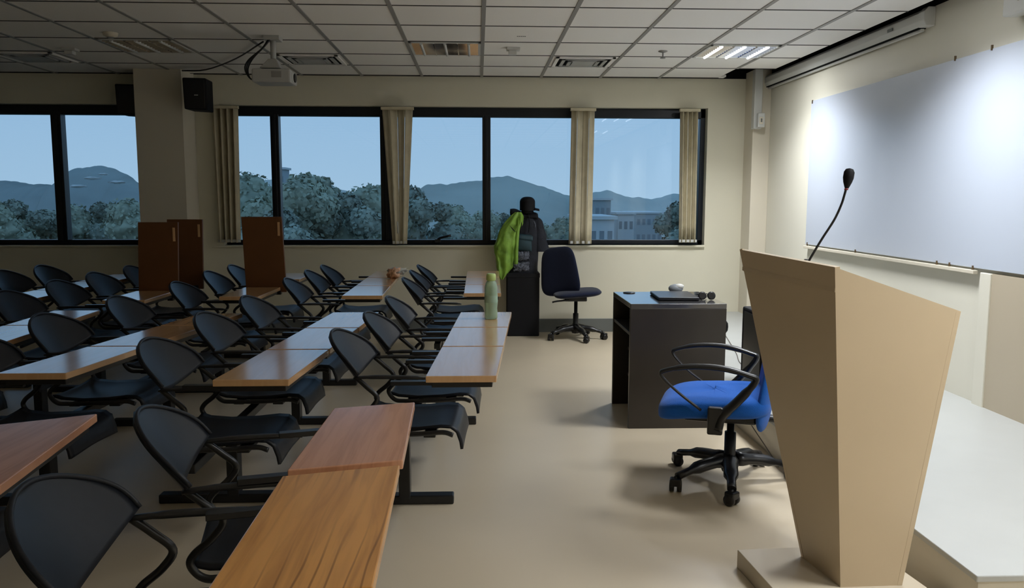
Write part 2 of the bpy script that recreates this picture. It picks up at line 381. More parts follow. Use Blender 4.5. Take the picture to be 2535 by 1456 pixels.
spots = [ # px of trunk, py of top, distance, kind, label
 (650, 436, 46, 0, 'bushy tree left of the wide mullion in the second window'),
 (742, 436, 42, 2, 'tallest leafy tree beside the wide mullion in the second window'),
 (800, 441, 47, 0, 'broad leafy tree in the middle of the second window pane'),
 (870, 482, 44, 1, 'lower dark tree right of the tall leafy trees'),
 (930, 478, 50, 0, 'rounded tree beside the tied-back centre blind'),
 (1022, 464, 52, 1, 'dark narrow tree just right of the tied-back centre blind'),
 (1070, 505, 60, 1, 'low dark tree in front of the long grey hill'),
 (1140, 510, 70, 0, 'small tree near the pale houses in the third pane'),
 (60, 500, 60, 1, 'dark tree low in the leftmost pane'),
 (-40, 505, 55, 0, 'low tree at the far left edge of the left window'),
 (150, 512, 64, 0, 'low tree behind the left window mullion'),
 (250, 505, 66, 1, 'dark tree at the foot of the rounded hill'),
 (330, 498, 58, 0, 'tree next to the column at the foot of the rounded hill'),
 (600, 500, 60, 2, 'tree beside the left bunched blind'),
 (700, 520, 36, 1, 'dark low tree behind the tilted brown board'),
 (1250, 530, 75, 1, 'low tree left of the black cap'),
 (1385, 540, 70, 0, 'low tree left of the right-hand bunched blind'),
 (1675, 500, 50, 1, 'dark tree beside the rightmost bunched blind'),
]
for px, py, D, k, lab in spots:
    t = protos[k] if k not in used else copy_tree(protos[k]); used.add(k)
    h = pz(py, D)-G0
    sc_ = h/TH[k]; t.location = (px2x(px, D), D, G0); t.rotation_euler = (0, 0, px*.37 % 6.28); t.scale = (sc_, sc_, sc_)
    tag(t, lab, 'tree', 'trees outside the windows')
def building(px0, px1, pyt, D, dep, m, label, rows=3, cols=4, bands=False):
    x0, x1, zt = px2x(px0, D), px2x(px1, D), pz(pyt, D)
    r = empty('building', ((x0+x1)/2, D, G0), 0, label, 'building', None); hw = (x1-x0)/2; H = zt-G0
    MB().box(-hw, hw, 0, dep, 0, H, .02).obj('wall', m, r)
    MB().box(-hw-.3, hw+.3, -.3, dep+.3, H, H+.35, .02).obj('roof', m_bld, r)
    for j in range(rows):
        for i in range(cols):
            cx = -hw+2*hw*(i+.5)/cols; cz = H-1.6-j*3.2
            ww = hw/cols*.55
            q = MB(); q.box(cx-ww, cx+ww, -.06, .02, cz-.7, cz+.5); wd = q.obj('window', m_win, r)
        if bands:
            MB().box(-hw-.4, hw+.4, -.9, 0, H-2.9-j*3.2, H-2.6-j*3.2, .02).obj('balcony_slab', m_bld, r)
building(1472, 1512, 497, 120, 12, m_bld2, 'tall grey building beside the right-hand bunched blind', 3, 3)
building(1440, 1521, 545, 80, 10, m_bld, 'white building with ledges low in the right window pane', 2, 4, True)
building(1530, 1570, 532, 130, 10, m_bld, 'small pale house in front of the hazy ridge', 1, 3)
building(1575, 1640, 530, 170, 16, m_bld2, 'wide low grey building at the foot of the hazy ridge', 2, 5)
building(1098, 1140, 527, 130, 10, m_bld2, 'small pale house low in the third window pane', 1, 3)
building(691, 704, 424, 140, 4, m_bld2, 'slim tower beside the wide mullion of the second window', 4, 1)

# ------------------------------------------------------------------ vertical blinds, drawn into bunches
def blind(x0t, x1t, x0b, x1b, n, label, zt=2.30, zb=.965, y=8.45, wand=False):
    r = empty('vertical_blind', ((x0t+x1t)/2, y, zb), 0, label, 'blind', 'bunched vertical blinds'); cx, H = (x0t+x1t)/2, zt-zb
    for i in range(n):
        f = (i+.5)/n; xt = x0t+(x1t-x0t)*f-cx; xb = x0b+(x1b-x0b)*f-cx
        wt = (x1t-x0t)/n*.85; wb = (x1b-x0b)/n*.85; dy = (.016 if n < 7 else .028)*(1 if i % 2 else -1)
        b = MB()
        def fn(u, v):
            wv = wt*(1-v)+wb*v; xx = xt*(1-v)+xb*v
            return Vector((xx+(u-.5)*wv*1.15, dy*(u-.5)*2+.012*math.sin(u*PI), H*(1-v)+.0))
        b.grid(fn, 4, 8, .0018); b.obj('slat', m_blind, r)
    t = MB(); t.box(x0t-cx-.01, x1t-cx+.01, -.025, .025, H, H+.03, .003); t.obj('head_rail', m_blind, r)
    wgt = MB(); 
    for i in range(n):
        f = (i+.5)/n; xb = x0b+(x1b-x0b)*f-cx; wgt.box(xb-.014, xb+.014, -.006, .006, 0.002, .03, .002)
    wgt.obj('bottom_weights', m_white, r)
    if wand: MB().tube([(wand-cx, -.05, .23), (wand-cx+.005, -.05, .11)], .008).obj('cord_toggle', m_white, r)
blind(-2.66, -2.40, -2.64, -2.42, 8, 'olive bunched vertical blind beside the column at the left end of the long window')
blind(-.965, -.655, -.88, -.73, 4, 'cream vertical blind pinched at the bottom in the middle of the long window', zb=.95, wand=-.82)
blind(.95, 1.19, .935, 1.175, 4, 'cream straight bunched vertical blind right of the dark clothes stand', zb=.95)
blind(2.07, 2.26, 2.09, 2.27, 8, 'bunched vertical blind at the right end of the long window')

# ------------------------------------------------------------------ moulded chairs on S-shaped tubes
def chair_proto():
    r = empty('lecture_chair', (0, 0, FZ))
    hw = .222
    # backrest: arch-topped, dished shell
    b = MB()
    def back(u, v):
        q = u*2-1; ww = .228*math.sqrt(max(0, 1-v**2.6))*(1+.05*math.sin(v*PI)) + .012*(1-v)
        y = q*ww; s = v
        x = .012-.120*s - .035*(1-(y/.23)**2)
        z = .690+.148*s - .045*(1-s)*(1-(y/.235)**2)
        return Vector((x, y, z-FZ))
    b.grid(back, 20, 16, .012)
    rim = []
    for k in range(0, 33):
        v = math.sin(min(1, k/16)*PI/2) if k <= 16 else math.sin((32-k)/16*PI/2)
        rim.append(back(0 if k <= 16 else 1, v))
    pts = [p for i, p in enumerate(rim) if i == 0 or (p-rim[i-1]).length > 1e-4]
    b.tube(pts, .0065, n=8)
    bo = b.obj('backrest', m_seat, r)
    # seat with waterfall front
    s = MB()
    prof_ = [(.01, .462), (.05, .448), (.14, .440), (.26, .445), (.35, .455), (.395, .452), (.425, .43), (.44, .395), (.445, .37)]
    def seat(u, v):
        t = v*(len(prof_)-1); i = min(int(t), len(prof_)-2); f = t-i
        x = prof_[i][0]*(1-f)+prof_[i+1][0]*f; z = prof_[i][1]*(1-f)+prof_[i+1][1]*f
        y = (u*2-1)*(.205-.012*v); z += .012*abs(u*2-1)**3
        if v > .72: z += .02*(abs(u*2-1)**2)*(v-.72)/.28*-1
        return Vector((x, y, z-FZ))
    s.grid(seat, 12, 24, .012); s.obj('seat', m_seat, r)
    for sg in (-1, 1):
        y = sg*hw
        MB().tube([(.0, y*.985, .675-FZ), (.045, y, .635-FZ), (.088, y, .590-FZ), (.062, y, .545-FZ), (.015, y, .505-FZ), (.004, y, .475-FZ), (.035, y, .438-FZ), (.09, y, .432-FZ), (.25, y, .434-FZ), (.36, y, .442-FZ), (.405, y, .43-FZ)], .0105, smooth=6).obj('side_tube', m_blk, r)
        a = MB(); a.tube([(-.008, y, .672-FZ), (.03, y, .676-FZ), (.12, y, .678-FZ), (.24, y, .676-FZ), (.29, y, .672-FZ)], [.011, .014, .017, .016, .011], smooth=4, flat=.5)
        a.obj('armrest', m_blk, r)
    u = MB(); u.box(.06, .36, -.03, .03, .405-FZ, .432-FZ, .004); u.box(.09, .14, -.222, .222, .418-FZ, .434-FZ, .003); u.box(.28, .33, -.222, .222, .418-FZ, .436-FZ, .003)
    u.hexa([(.09, -.02, .385-FZ), (.20, -.02, .385-FZ), (.20, .02, .385-FZ), (.09, .02, .385-FZ)], [(.06, -.02, .41-FZ), (.36, -.02, .41-FZ), (.36, .02, .41-FZ), (.06, .02, .41-FZ)])
    u.obj('seat_bracket', m_blk, r)
    return r
CH = chair_proto(); first = [True]
def chair(x, y, rot, label, group):
    o = CH if first[0] else copy_tree(CH); first[0] = False
    o.location = (x, y, FZ); o.rotation_euler = (0, 0, math.radians(rot)); tag(o, label, 'chair', group); return o
ord_ = ['nearest the camera', 'second from the camera', 'third from the camera', 'fourth from the camera', 'fifth from the camera']
blocks = [ # block name, row name, list of (x,y,rot)
 ('aisle row, middle block', 'chairs in the middle block', [(-.50, 3.60, -3), (-.435, 4.17, -2), (-.40, 4.84, -1)]),
 ('second row from aisle, middle block', 'chairs in the middle block', [(-1.235, 3.40, 0), (-1.275, 4.18, -2), (-1.25, 4.88, -2)]),
 ('third row from aisle, middle block', 'chairs in the middle block', [(-2.09, 3.52, -3), (-2.06, 4.16, 0), (-2.02, 4.90, 0)]),
 ('fourth row from aisle, middle block', 'chairs in the middle block', [(-2.82, 3.95, 0), (-2.83, 4.66, 0), (-2.83, 5.2, 0)]),
 ('aisle row, window-side block', 'chairs in the block by the windows', [(-.41, 6.0, 0), (-.405, 6.62, 0), (-.385, 7.15, 0)]),
 ('second row from aisle, window-side block', 'chairs in the block by the windows', [(-1.26, 5.98, 0), (-1.245, 6.64, 0), (-1.215, 7.15, 0)]),
 ('third row from aisle, window-side block', 'chairs in the block by the windows', [(-1.97, 5.74, 0), (-2.02, 6.58, 0), (-2.01, 7.18, 0)]),
 ('fourth row from aisle, window-side block', 'chairs in the block by the windows', [(-2.85, 5.86, 0), (-2.87, 6.48, 0), (-2.85, 7.1, 0)]),
 ('fifth row from aisle, window-side block', 'chairs in the block by the windows', [(-3.66, 6.02, 0), (-3.68, 6.68, 0), (-3.62, 7.17, 0)]),
 ('near aisle row', 'chairs nearest the camera', [(-.782, 1.66, 8), (-.795, 2.27, 12)]),
 ('near row behind the reddish desk', 'chairs nearest the camera', [(-1.84, 2.28, 6)]),
]
near_lab = {('near aisle row', 0): 'black moulded chair closest to the camera at the bottom left, arch back filling the corner',
            ('near aisle row', 1): 'black moulded chair at the plain brown desk, just behind the closest chair',
            ('near row behind the reddish desk', 0): 'black moulded chair whose seat edge shows below the reddish desk at the left'}
for rn, gr, lst in blocks:
    for i, (x, y, rt) in enumerate(lst):
        nm = {0: 'nearest of three', 1: 'middle of three', 2: 'furthest of three'}[i]
        lab = near_lab.get((rn, i)) or 'black moulded chair, %s, %s' % (nm, rn)
        chair(x, y, rt, lab, gr)

# seat frames: T-foot posts joined by a beam under the chairs
def seat_frame(x, posts, slope, label, group, y0, y1):
    r = empty('seat_frame', (x, posts[0], FZ), 0, label, 'seat frame', group)
    yb = posts[0]
    X = lambda y: slope*(y-yb)
    for py in posts:
        MB().box(X(py)-.026, X(py)+.026, py-yb-.035, py-yb+.035, .03, .352-.0, .004).obj('post', m_blk, r)
        MB().box(X(py)-.34, X(py)+.225, py-yb-.03, py-yb+.03, 0, .042, .006).obj('foot_bar', m_blk, r)
    b = MB(); ya, ye = y0-yb, y1-yb
    sx = lambda y: slope*y
    b.hexa([(sx(ya)-.022, ya, .325), (sx(ya)+.022, ya, .325), (sx(ye)+.022, ye, .325), (sx(ye)-.022, ye, .325)], [(sx(ya)-.022, ya, .364), (sx(ya)+.022, ya, .364), (sx(ye)+.022, ye, .364), (sx(ye)-.022, ye, .364)], .003)
    b.obj('beam', m_blk, r)
seat_frame(-.34, [3.67, 5.0], .075, 'black steel T-foot frame under the aisle chairs of the middle block', 'seat frames', 3.35, 5.1)
seat_frame(-1.13, [3.72, 5.03], .0, 'black steel T-foot frame under the second row of the middle block', 'seat frames', 3.15, 5.1)
seat_frame(-1.97, [3.72, 5.03], .045, 'black steel T-foot frame under the third row of the middle block', 'seat frames', 3.3, 5.15)
seat_frame(-2.72, [3.85, 5.1], .0, 'black steel T-foot frame under the fourth row of the middle block', 'seat frames', 3.7, 5.4)
seat_frame(-.29, [6.1, 7.2], .02, 'black steel T-foot frame under the aisle chairs by the windows', 'seat frames', 5.8, 7.35)
seat_frame(-1.14, [6.1, 7.2], .04, 'black steel T-foot frame under the second row by the windows', 'seat frames', 5.8, 7.35)
seat_frame(-1.87, [5.9, 7.2], -.03, 'black steel T-foot frame under the third row by the windows', 'seat frames', 5.55, 7.4)
seat_frame(-2.74, [5.95, 7.1], .0, 'black steel T-foot frame under the fourth row by the windows', 'seat frames', 5.7, 7.3)
seat_frame(-3.55, [6.1, 7.1], .03, 'black steel T-foot frame under the fifth row by the windows', 'seat frames', 5.85, 7.35)
seat_frame(-.665, [1.35, 2.38], .0, 'black steel T-foot frame under the chairs nearest the camera', 'seat frames', 1.25, 2.5)
seat_frame(-1.71, [2.5], .0, 'black steel T-foot frame under the reddish desk at the left', 'seat frames', 2.0, 2.6)

# ------------------------------------------------------------------ desks
def inset(poly, k):
    cx = sum(p[0] for p in poly)/len(poly); cy = sum(p[1] for p in poly)/len(poly)
    return [(cx+(x-cx)*k, cy+(y-cy)*k) for x, y in poly]
TZ = .74; TT = .026
def desk(poly, label, group, m=None, extend=.15):
    """poly: near-left, near-right, far-right, far-left corners of the top"""
    m = m or m_wood
    cx = sum(p[0] for p in poly)/4; cy = sum(p[1] for p in poly)/4
    P = [(x-cx, y-cy) for x, y in poly]; P = inset(P, .992)
    r = empty('row_desk', (cx, cy, TZ-TT-.03), 0, label, 'desk', group); b0 = TZ-TT-.03
    MB().prism(P, TZ-TT-b0, TZ-b0, .003).obj('tabletop', m, r)
    Q = [(x*.86, y*.93) for x, y in P]
    MB().prism(Q, .006, TZ-TT-b0, .002).obj('under_tray', m_blk, r)
    for f in (.16, .84):
        a = [P[0][i]*(1-f)+P[3][i]*f for i in (0, 1)]; c_ = [P[1][i]*(1-f)+P[2][i]*f for i in (0, 1)]
        dx, dy = c_[0]-a[0], c_[1]-a[1]; L = math.hypot(dx, dy); dx /= L; dy /= L
        s = (a[0]-dx*extend, a[1]-dy*extend); e = (c_[0]-dx*.03, c_[1]-dy*.03); nx, ny = -dy*.016, dx*.016
        MB().prism([(s[0]-nx, s[1]-ny), (e[0]-nx, e[1]-ny), (e[0]+nx, e[1]+ny), (s[0]+nx, s[1]+ny)], 0, .016, .002).obj('support_rail', m_blk, r)
    return r
def row(name, xl0, xl1, w0, w1, ys, group, labs, m=None):
    """left edge runs xl0..xl1 over ys[0]..ys[-1], width w0..w1"""
    Y0, Y1 = ys[0], ys[-1]
    for i in range(len(ys)-1):
        if labs[i] is None: continue
        a, b = ys[i]+.006, ys[i+1]-.006
        f = lambda y: ((y-Y0)/(Y1-Y0))
        xa, xb = xl0+(xl1-xl0)*f(a), xl0+(xl1-xl0)*f(b); wa, wb = w0+(w1-w0)*f(a), w0+(w1-w0)*f(b)
        desk([(xa, a), (xa+wa, a), (xb+wb, b), (xb, b)], labs[i], group, m)
gm, gw = 'desks in the middle block', 'desks in the block by the windows'
row('', -.205, -.107, .275, .308, [3.09, 3.735, 4.297, 4.885], gm, ['glossy oak desk at the near end of the aisle row, facing empty floor', 'glossy oak desk in the middle of the aisle row of three', 'glossy oak desk with the green water bottle on it'])
row('', -1.00, -.868, .287, .275, [3.05, 3.68, 4.30, 4.90], gm, ['glossy oak desk, nearest of three in the second row from the aisle', 'glossy oak desk, middle of three in the second row from the aisle', 'glossy oak desk, furthest of three in the second row from the aisle'])
row('', -1.875, -1.635, .272, .243, [3.19, 3.785, 4.40, 4.87], gm, ['glossy oak desk, nearest of three in the third row from the aisle', 'glossy oak desk, middle of three in the third row, mirroring the brown boards', 'glossy oak desk, furthest of three in the third row from the aisle'])
row('', -2.50, -2.56, .27, .27, [3.85, 4.43, 5.02], gm, ['pale glossy desk, nearer of two at the left edge of the photo', 'pale glossy desk, further of two at the left edge of the photo'])
row('', -.105, -.105, .27, .30, [5.85, 6.46, 7.07, 7.68], gw, ['pale glossy desk, nearest of three in the aisle row by the windows', 'pale glossy desk, middle of three in the aisle row by the windows', 'pale glossy desk, furthest of three in the aisle row by the windows'])
row('', -.955, -.955, .285, .25, [5.72, 6.38, 7.04, 7.71], gw, ['pale glossy desk, nearest of three in the second row by the windows', 'pale glossy desk with the crumpled orange wrapper on it', 'pale glossy desk, furthest of three in the second row by the windows'])
row('', -1.79, -1.76, .27, .27, [5.68, 6.30, 6.9, 7.5], gw, ['brown desk lying flat in front of the single tilted board', None, 'brown desk behind the single tilted board'])
row('', -2.50, -2.49, .28, .28, [5.50, 6.07, 6.67, 7.3], gw, ['glossy desk lying flat in front of the pair of upright boards', None, None])
row('', -3.27, -3.24, .28, .28, [5.49, 6.13, 6.75, 7.4], gw, ['dim desk, nearest of three at the far left by the windows', 'dim desk, middle of three at the far left by the windows', 'dim desk, furthest of three at the far left by the windows'])
gn = 'desks nearest the camera'
desk([(-.482, 2.012), (-.197, 2.085), (-.213, 2.702), (-.471, 2.63)], 'plain reddish-brown desk touching the grained desk, near the centre bottom', gn, m_wood_r)
desk([(-.476, 1.36), (-.186, 1.38), (-.202, 2.05), (-.484, 1.975)], 'oak desk with bold dark wood grain, closest to the camera', gn, m_wood_g)
desk([(-1.42, 1.88), (-1.137, 1.93), (-1.205, 2.585), (-1.47, 2.455)], 'reddish-brown desk cut off by the left edge of the photo', gn, m_wood_r)
# desk tops tipped up on end
def tipped(x0, x1, y, z0, h, lean, lx, label):
    r = empty('tipped_desk_board', ((x0+x1)/2, y, z0), 0, label, 'desk board', 'desk tops tipped up on end'); hw = (x1-x0)/2
    MB().hexa([(-hw, -.013, .0), (hw, -.013, .0), (hw, .013, .0), (-hw, .013, .0)], [(-hw+lx, -.013+lean, h), (hw+lx, -.013+lean, h), (hw+lx, .013+lean, h), (-hw+lx, .013+lean, h)], .002).obj('board', m_wood_u, r)
    MB().box(hw-.035, hw-.018, -.018, -.012, h*.75, h*.93, .001, Matrix.Translation((lx*.85, lean*.84, 0))).obj('edge_strip', m_wood, r)
    for s in (-1, 1): MB().box(s*hw*.6-.02, s*hw*.6+.02, -.02, .02, -.02, .03, .003).obj('hinge', m_blk, r)
tipped(-2.49, -2.205, 6.09, .685, .555, -.0, .02, 'brown desk top standing on end, nearer and left one of the pair')
tipped(-2.50, -2.222, 6.69, .685, .56, .0, .015, 'brown desk top standing on end, further and right one of the pair')
tipped(-1.775, -1.472, 6.325, .70, .575, .0, -.02, 'single brown desk top standing on end and leaning slightly left')

# ------------------------------------------------------------------ bottle and wrapper
r = empty('water_bottle', (.072, 4.60, TZ), 0, 'pale green plastic water bottle with yellow-green cap on the aisle desk', 'bottle')
MB().lathe([(.030, 0), (.036, .005), (.037, .03), (.034, .06), (.037, .09), (.037, .14), (.035, .16), (.036, .18), (.030, .205), (.020, .220), (.018, .225)]).obj('bottle_body', m_bottle, r)
MB().lathe([(.024, .218), (.027, .222), (.027, .25), (.022, .258)]).obj('cap', m_cap_g, r)
MB().grid(lambda u, v: Vector((.0375*math.cos(u*2*PI), .0375*math.sin(u*2*PI), .095+.04*v)), 24, 2, closed_u=True).obj('paper_label', mat('faded_label', (.36, .52, .40), .6), r)
r = empty('crumpled_wrapper', (-.715, 6.95, TZ), 0, 'crumpled orange and clear wrapper on a far desk by the windows', 'wrapper')
MB().sphere((0, 0, .045), .055, (1, 1, .8), 3, .9, 2.2, 4).obj('orange_part', m_org, r)
MB().sphere((.03, .03, .065), .05, (1.5, .9, .5), 3, .8, 3, 9).obj('clear_part', mat('pale_film', (.5, .5, .45), .4), r)

# ------------------------------------------------------------------ office chairs
def star_base(r, R, m, zhub, angles, zs=0):
    for a in angles:
        a = math.radians(a); c_, s_ = math.cos(a), math.sin(a)
        arm = MB().tube([(c_*.03, s_*.03, .115), (c_*R*.5, s_*R*.5, .105), (c_*R*.97, s_*R*.97, .072)], [.044, .036, .022], smooth=4, flat=.8).obj('base_arm', m, r)
        w_ = MB(); M_ = Matrix.Translation((c_*R, s_*R, .027)) @ Matrix.Rotation(a+.9, 4, 'Z') @ Matrix.Rotation(PI/2, 4, 'X')
        for off in (-.018, .018): w_.lathe([(.012, -.012), (.026, -.011), (.0275, 0), (.026, .011), (.012, .012)], 18, M_ @ Matrix.Translation((0, 0, off)))
        w_.tube([(c_*R, s_*R, .03), (c_*R, s_*R, .075)], .008); w_.box(-.024, .026, -.028, .028, .028, .066, .008, Matrix.Translation((c_*R, s_*R, 0)) @ Matrix.Rotation(a+.9, 4, 'Z'))
        w_.obj('caster', m_blk, arm)
    MB().lathe([(.036, .055), (.042, .07), (.042, .125), (.028, .135), (.028, .255), (.018, .258), (.018, zhub)]).obj('gas_column', m_blk, r)
# blue armchair, facing the audience (-x)
r = empty('office_armchair', (1.245, 3.90, FZ), math.radians(-19), 'office armchair with bright blue fabric seat and black loop armrests', 'office chair')
star_base(r, .325, m_blk, .31, (222, 274, 146, 24, 64))
s = MB()
def cush(u, v):
    a = u*2*PI; c_, s_ = math.cos(a), math.sin(a); ex_ = .42
    X = .265*math.copysign(abs(c_)**ex_, c_); Y = .245*math.copysign(abs(s_)**ex_, s_)
    t = v*PI; k = max(0, math.sin(t))**.35; z = .055*math.copysign(abs(math.cos(t))**.6, math.cos(t))
    front = max(0, -X*k/.265)
    return Vector((X*k, Y*k, .395+z-.035*front**3 + .012*(X/.265)))
s.grid(cush, 40, 16, closed_u=True, M=Matrix.Translation((-.08, 0, .02))); s.obj('seat', m_blue, r)
MB().box(-.22, .12, -.12, .12, .325, .372, .012).obj('seat_plate', m_blk, r)
b = MB()
def ubk(u, v):
    a = u*2*PI; c_, s_ = math.cos(a), math.sin(a)
    Y = .215*math.copysign(abs(c_)**.5, c_); Z = .255*math.copysign(abs(s_)**.6, s_)
    t = v*PI; k = max(0, math.sin(t))**.35; x = .030*math.cos(t)
    return Vector((.130+x+.075*max(0, (Z*k+.255)/.51)**1.2+.02-.03*(Y*k/.2)**2, Y*k, .545+Z*k))
b.grid(ubk, 40, 16, closed_u=True); b.obj('backrest', m_blue, r)
MB().tube([(.08, 0, .35), (.24, 0, .34), (.30, 0, .42), (.31, 0, .62)], [.03, .03, .025, .02], smooth=4, flat=.6).obj('back_support', m_blk, r)
for sg in (-1, 1):
    y = sg*.265
    a = MB()
    a.tube([(-.13, y, .42), (-.24, y, .50), (-.315, y*1.06, .575), (-.295, y*1.06, .603), (-.18, y*1.08, .628), (-.04, y*1.08, .628), (.08, y*1.05, .600), (.11, y*1.02, .575), (.03, y, .47), (-.035, y, .40), (-.055, y, .335)], [.009, .009, .011, .015, .019, .02, .018, .02, .026, .030, .032], smooth=5, flat=.72)
    a.box(-.10, -.03, y-.02, y+.016, .31, .44, .008); a.box(-.09, -.04, min(0, y)+.1*(1 if sg < 0 else 0)*0, max(0, y), .325, .345, .003)
    a.obj('armrest', m_blk, r)
# navy task chair by the window wall
r = empty('office_task_chair', (.975, 8.10, FZ), 0, 'armless dark navy office chair standing against the window wall', 'office chair')
star_base(r, .285, m_blk, .40, (205, 285, 345, 60, 125))
s = MB()
def cush2(u, v):
    a = u*2*PI; c_, s_ = math.cos(a), math.sin(a)
    X = .235*math.copysign(abs(c_)**.5, c_); Y = .225*math.copysign(abs(s_)**.5, s_)
    t = v*PI; k = max(0, math.sin(t))**.4; z = .035*math.cos(t)
    return Vector((X*k+.01, Y*k, .46+z+.02*(X*k/.235)))
s.grid(cush2, 36, 14, closed_u=True); s.obj('seat', m_navy, r)
MB().box(-.12, .1, -.1, .1, .385, .43, .01).obj('seat_plate', m_blk, r)
b = MB()
def ub2(u, v):
    a = u*2*PI; c_, s_ = math.cos(a), math.sin(a)
    Q = .20*math.copysign(abs(c_)**.45, c_); Z = .245*math.copysign(abs(s_)**.45, s_)
    t = v*PI; k = max(0, math.sin(t))**.4; th = .03*math.cos(t)
    q = Q*k*(1-.25*(Z*k/.22)*.5)
    return Vector((q, th-.02*(q/.19)**2*1, .69+Z*k))
b.grid(ub2, 36, 14, closed_u=True, M=Matrix.Translation((-.085, -.02, -.01)) @ Matrix.Rotation(math.radians(-30), 4, 'Z') @ Matrix.Rotation(math.radians(-7), 4, 'Y')); b.obj('backrest', m_navy, r)
MB().tube([(-.08, 0, .40), (-.15, .09, .43), (-.135, .10, .60)], [.024, .022, .018], smooth=4, flat=.6).obj('back_support', m_blk, r)
MB().tube([(-.05, -.08, .40), (-.20, -.14, .395), (-.25, -.15, .385)], .009, smooth=2).obj('height_lever', m_blk, r)

# ------------------------------------------------------------------ teacher's desk with open shelves
r = empty('teacher_desk', (.915, 4.85, FZ), 0, 'dark brown teacher desk with open side shelves, laptop on top', 'desk')
D, W, H = .64, .585, .77
MB().box(0, W, 0, .03, 0, H-.03, .002).obj('near_panel', m_desk, r)
MB().box(0, W, D-.03, D, 0, H-.03, .002).obj('far_panel', m_desk, r)
MB().box(-.0, W+.0, -.0, D, H-.03, H, .003).obj('desk_top', m_desktop, r)
MB().box(W-.03, W-.01, .03, D-.03, 0, H-.03, .002).obj('back_panel', m_desk, r)
for z, x0 in ((.20, .10), (.38, .10), (.57, .005)):
    MB().box(x0, W-.03, .03, D-.03, z, z+.02, .002).obj('shelf', m_desk, r)
MB().tube([(W, .05, .58), (W+.018, .05, .60), (W+.018, .05, .64), (W, .05, .66)], .008, smooth=2).obj('side_hook', m_blk, r)
MB().lathe([(.04, H), (.04, H+.005), (.03, H+.007)], 24, Matrix.Translation((.095, .57, 0))).obj('cable_grommet', m_blk, r)
TD = FZ+H
r = empty('laptop', (1.255, 5.15, TD), math.radians(-3), 'closed black laptop lying on the dark teacher desk', 'laptop')
MB().box(-.13, .12, -.17, .19, .002, .014, .005).obj('base', m_blkm, r); MB().box(-.13, .12, -.17, .19, .0145, .022, .004).obj('lid', mat('laptop_lid', (.03, .033, .04), .3), r)
r = empty('white_charger', (1.325, 5.42, TD), 0, 'small rounded white and grey gadget behind the laptop', 'gadget')
MB().sphere((0, 0, .03), .05, (1.0, .7, .6), 3).obj('body', mat('grey_plastic', (.22, .24, .26), .4), r); MB().sphere((.02, -.01, .045), .03, (1.1, .8, .6), 3).obj('white_top', m_white, r)
r = empty('sunglasses', (1.425, 5.03, TD), 0, 'pair of black round-lens sunglasses on the corner of the teacher desk', 'sunglasses')
for dx in (-.028, .03): MB().lathe([(.018, -.004), (.026, -.002), (.026, .004), (.018, .006)], 20, Matrix.Translation((dx, 0, .027)) @ Matrix.Rotation(PI/2*.9, 4, 'X')).obj('lens', m_blk, r)
MB().tube([(-.05, 0, .035), (-.055, .05, .03), (.02, .07, .008)], .003, smooth=3).obj('temple', m_blk, r)
MB().tube([(.05, 0, .035), (.055, .05, .03), (-.02, .065, .008)], .003, smooth=3).obj('temple', m_blk, r)
MB().tube([(-.006, 0, .035), (0, 0, .040), (.006, 0, .035)], .003, smooth=2).obj('bridge', m_blk, r)

# ------------------------------------------------------------------ lectern
r = empty('lectern', (1.33, 2.76, FZ), 0, 'tapering beige lectern with sloped top at the right, wider at the top', 'lectern')
o_ = Vector((1.33, 2.76, FZ))
def L(*p): return tuple(Vector(p)-o_)
bt = [L(1.245, 2.640, .09), L(1.465, 2.645, .09), L(1.45, 2.89, .09), L(1.205, 2.885, .09)]      # near-left, near-right, far-right, far-left
tp = [L(1.134, 2.555, 1.204), L(1.600, 2.63, 1.050), L(1.50, 3.24, 1.070), L(1.020, 3.16, 1.223)]
def panel(i, j, th, name):
    a, b_, c_, d_ = [Vector(v) for v in (bt[i], bt[j], tp[j], tp[i])]
    n = (b_-a).cross(d_-a).normalized(); cen = Vector((0, 0, .6))
    if n.dot(cen-(a+c_)/2) < 0: n = -n
    q = MB()
    def fn(u, v, off=0): return (a*(1-u)+b_*u)*(1-v)+(d_*(1-u)+c_*u)*v
    if n.dot((b_-a).cross(d_-a)) < 0: fn_ = lambda u, v: fn(u, v)
    else: fn_ = lambda u, v: fn(1-u, v)
    q.grid(lambda u, v: fn_(u, v), 16, 16, smooth=False); bmesh.ops.solidify(q.bm, geom=q.bm.faces[:], thickness=th); q.obj(name, m_lect, r)
panel(3, 0, .018, 'front_panel'); panel(0, 1, .018, 'side_panel'); panel(2, 3, .018, 'side_panel'); panel(1, 2, .018, 'back_panel')
k = .045; T = [Vector(t) for t in tp]
MB().hexa([t*.97+Vector((0, 0, -.045)) for t in T], [t*.97+Vector((0, 0, -.03)) for t in T]).obj('reading_top', m_lect, r)
MB().prism([(.985-o_.x, 2.955-o_.y), (1.02-o_.x, 2.48-o_.y), (1.56-o_.x, 2.50-o_.y), (1.50-o_.x, 2.98-o_.y)], 0, .07, .003).obj('plinth', m_lect_b, r)
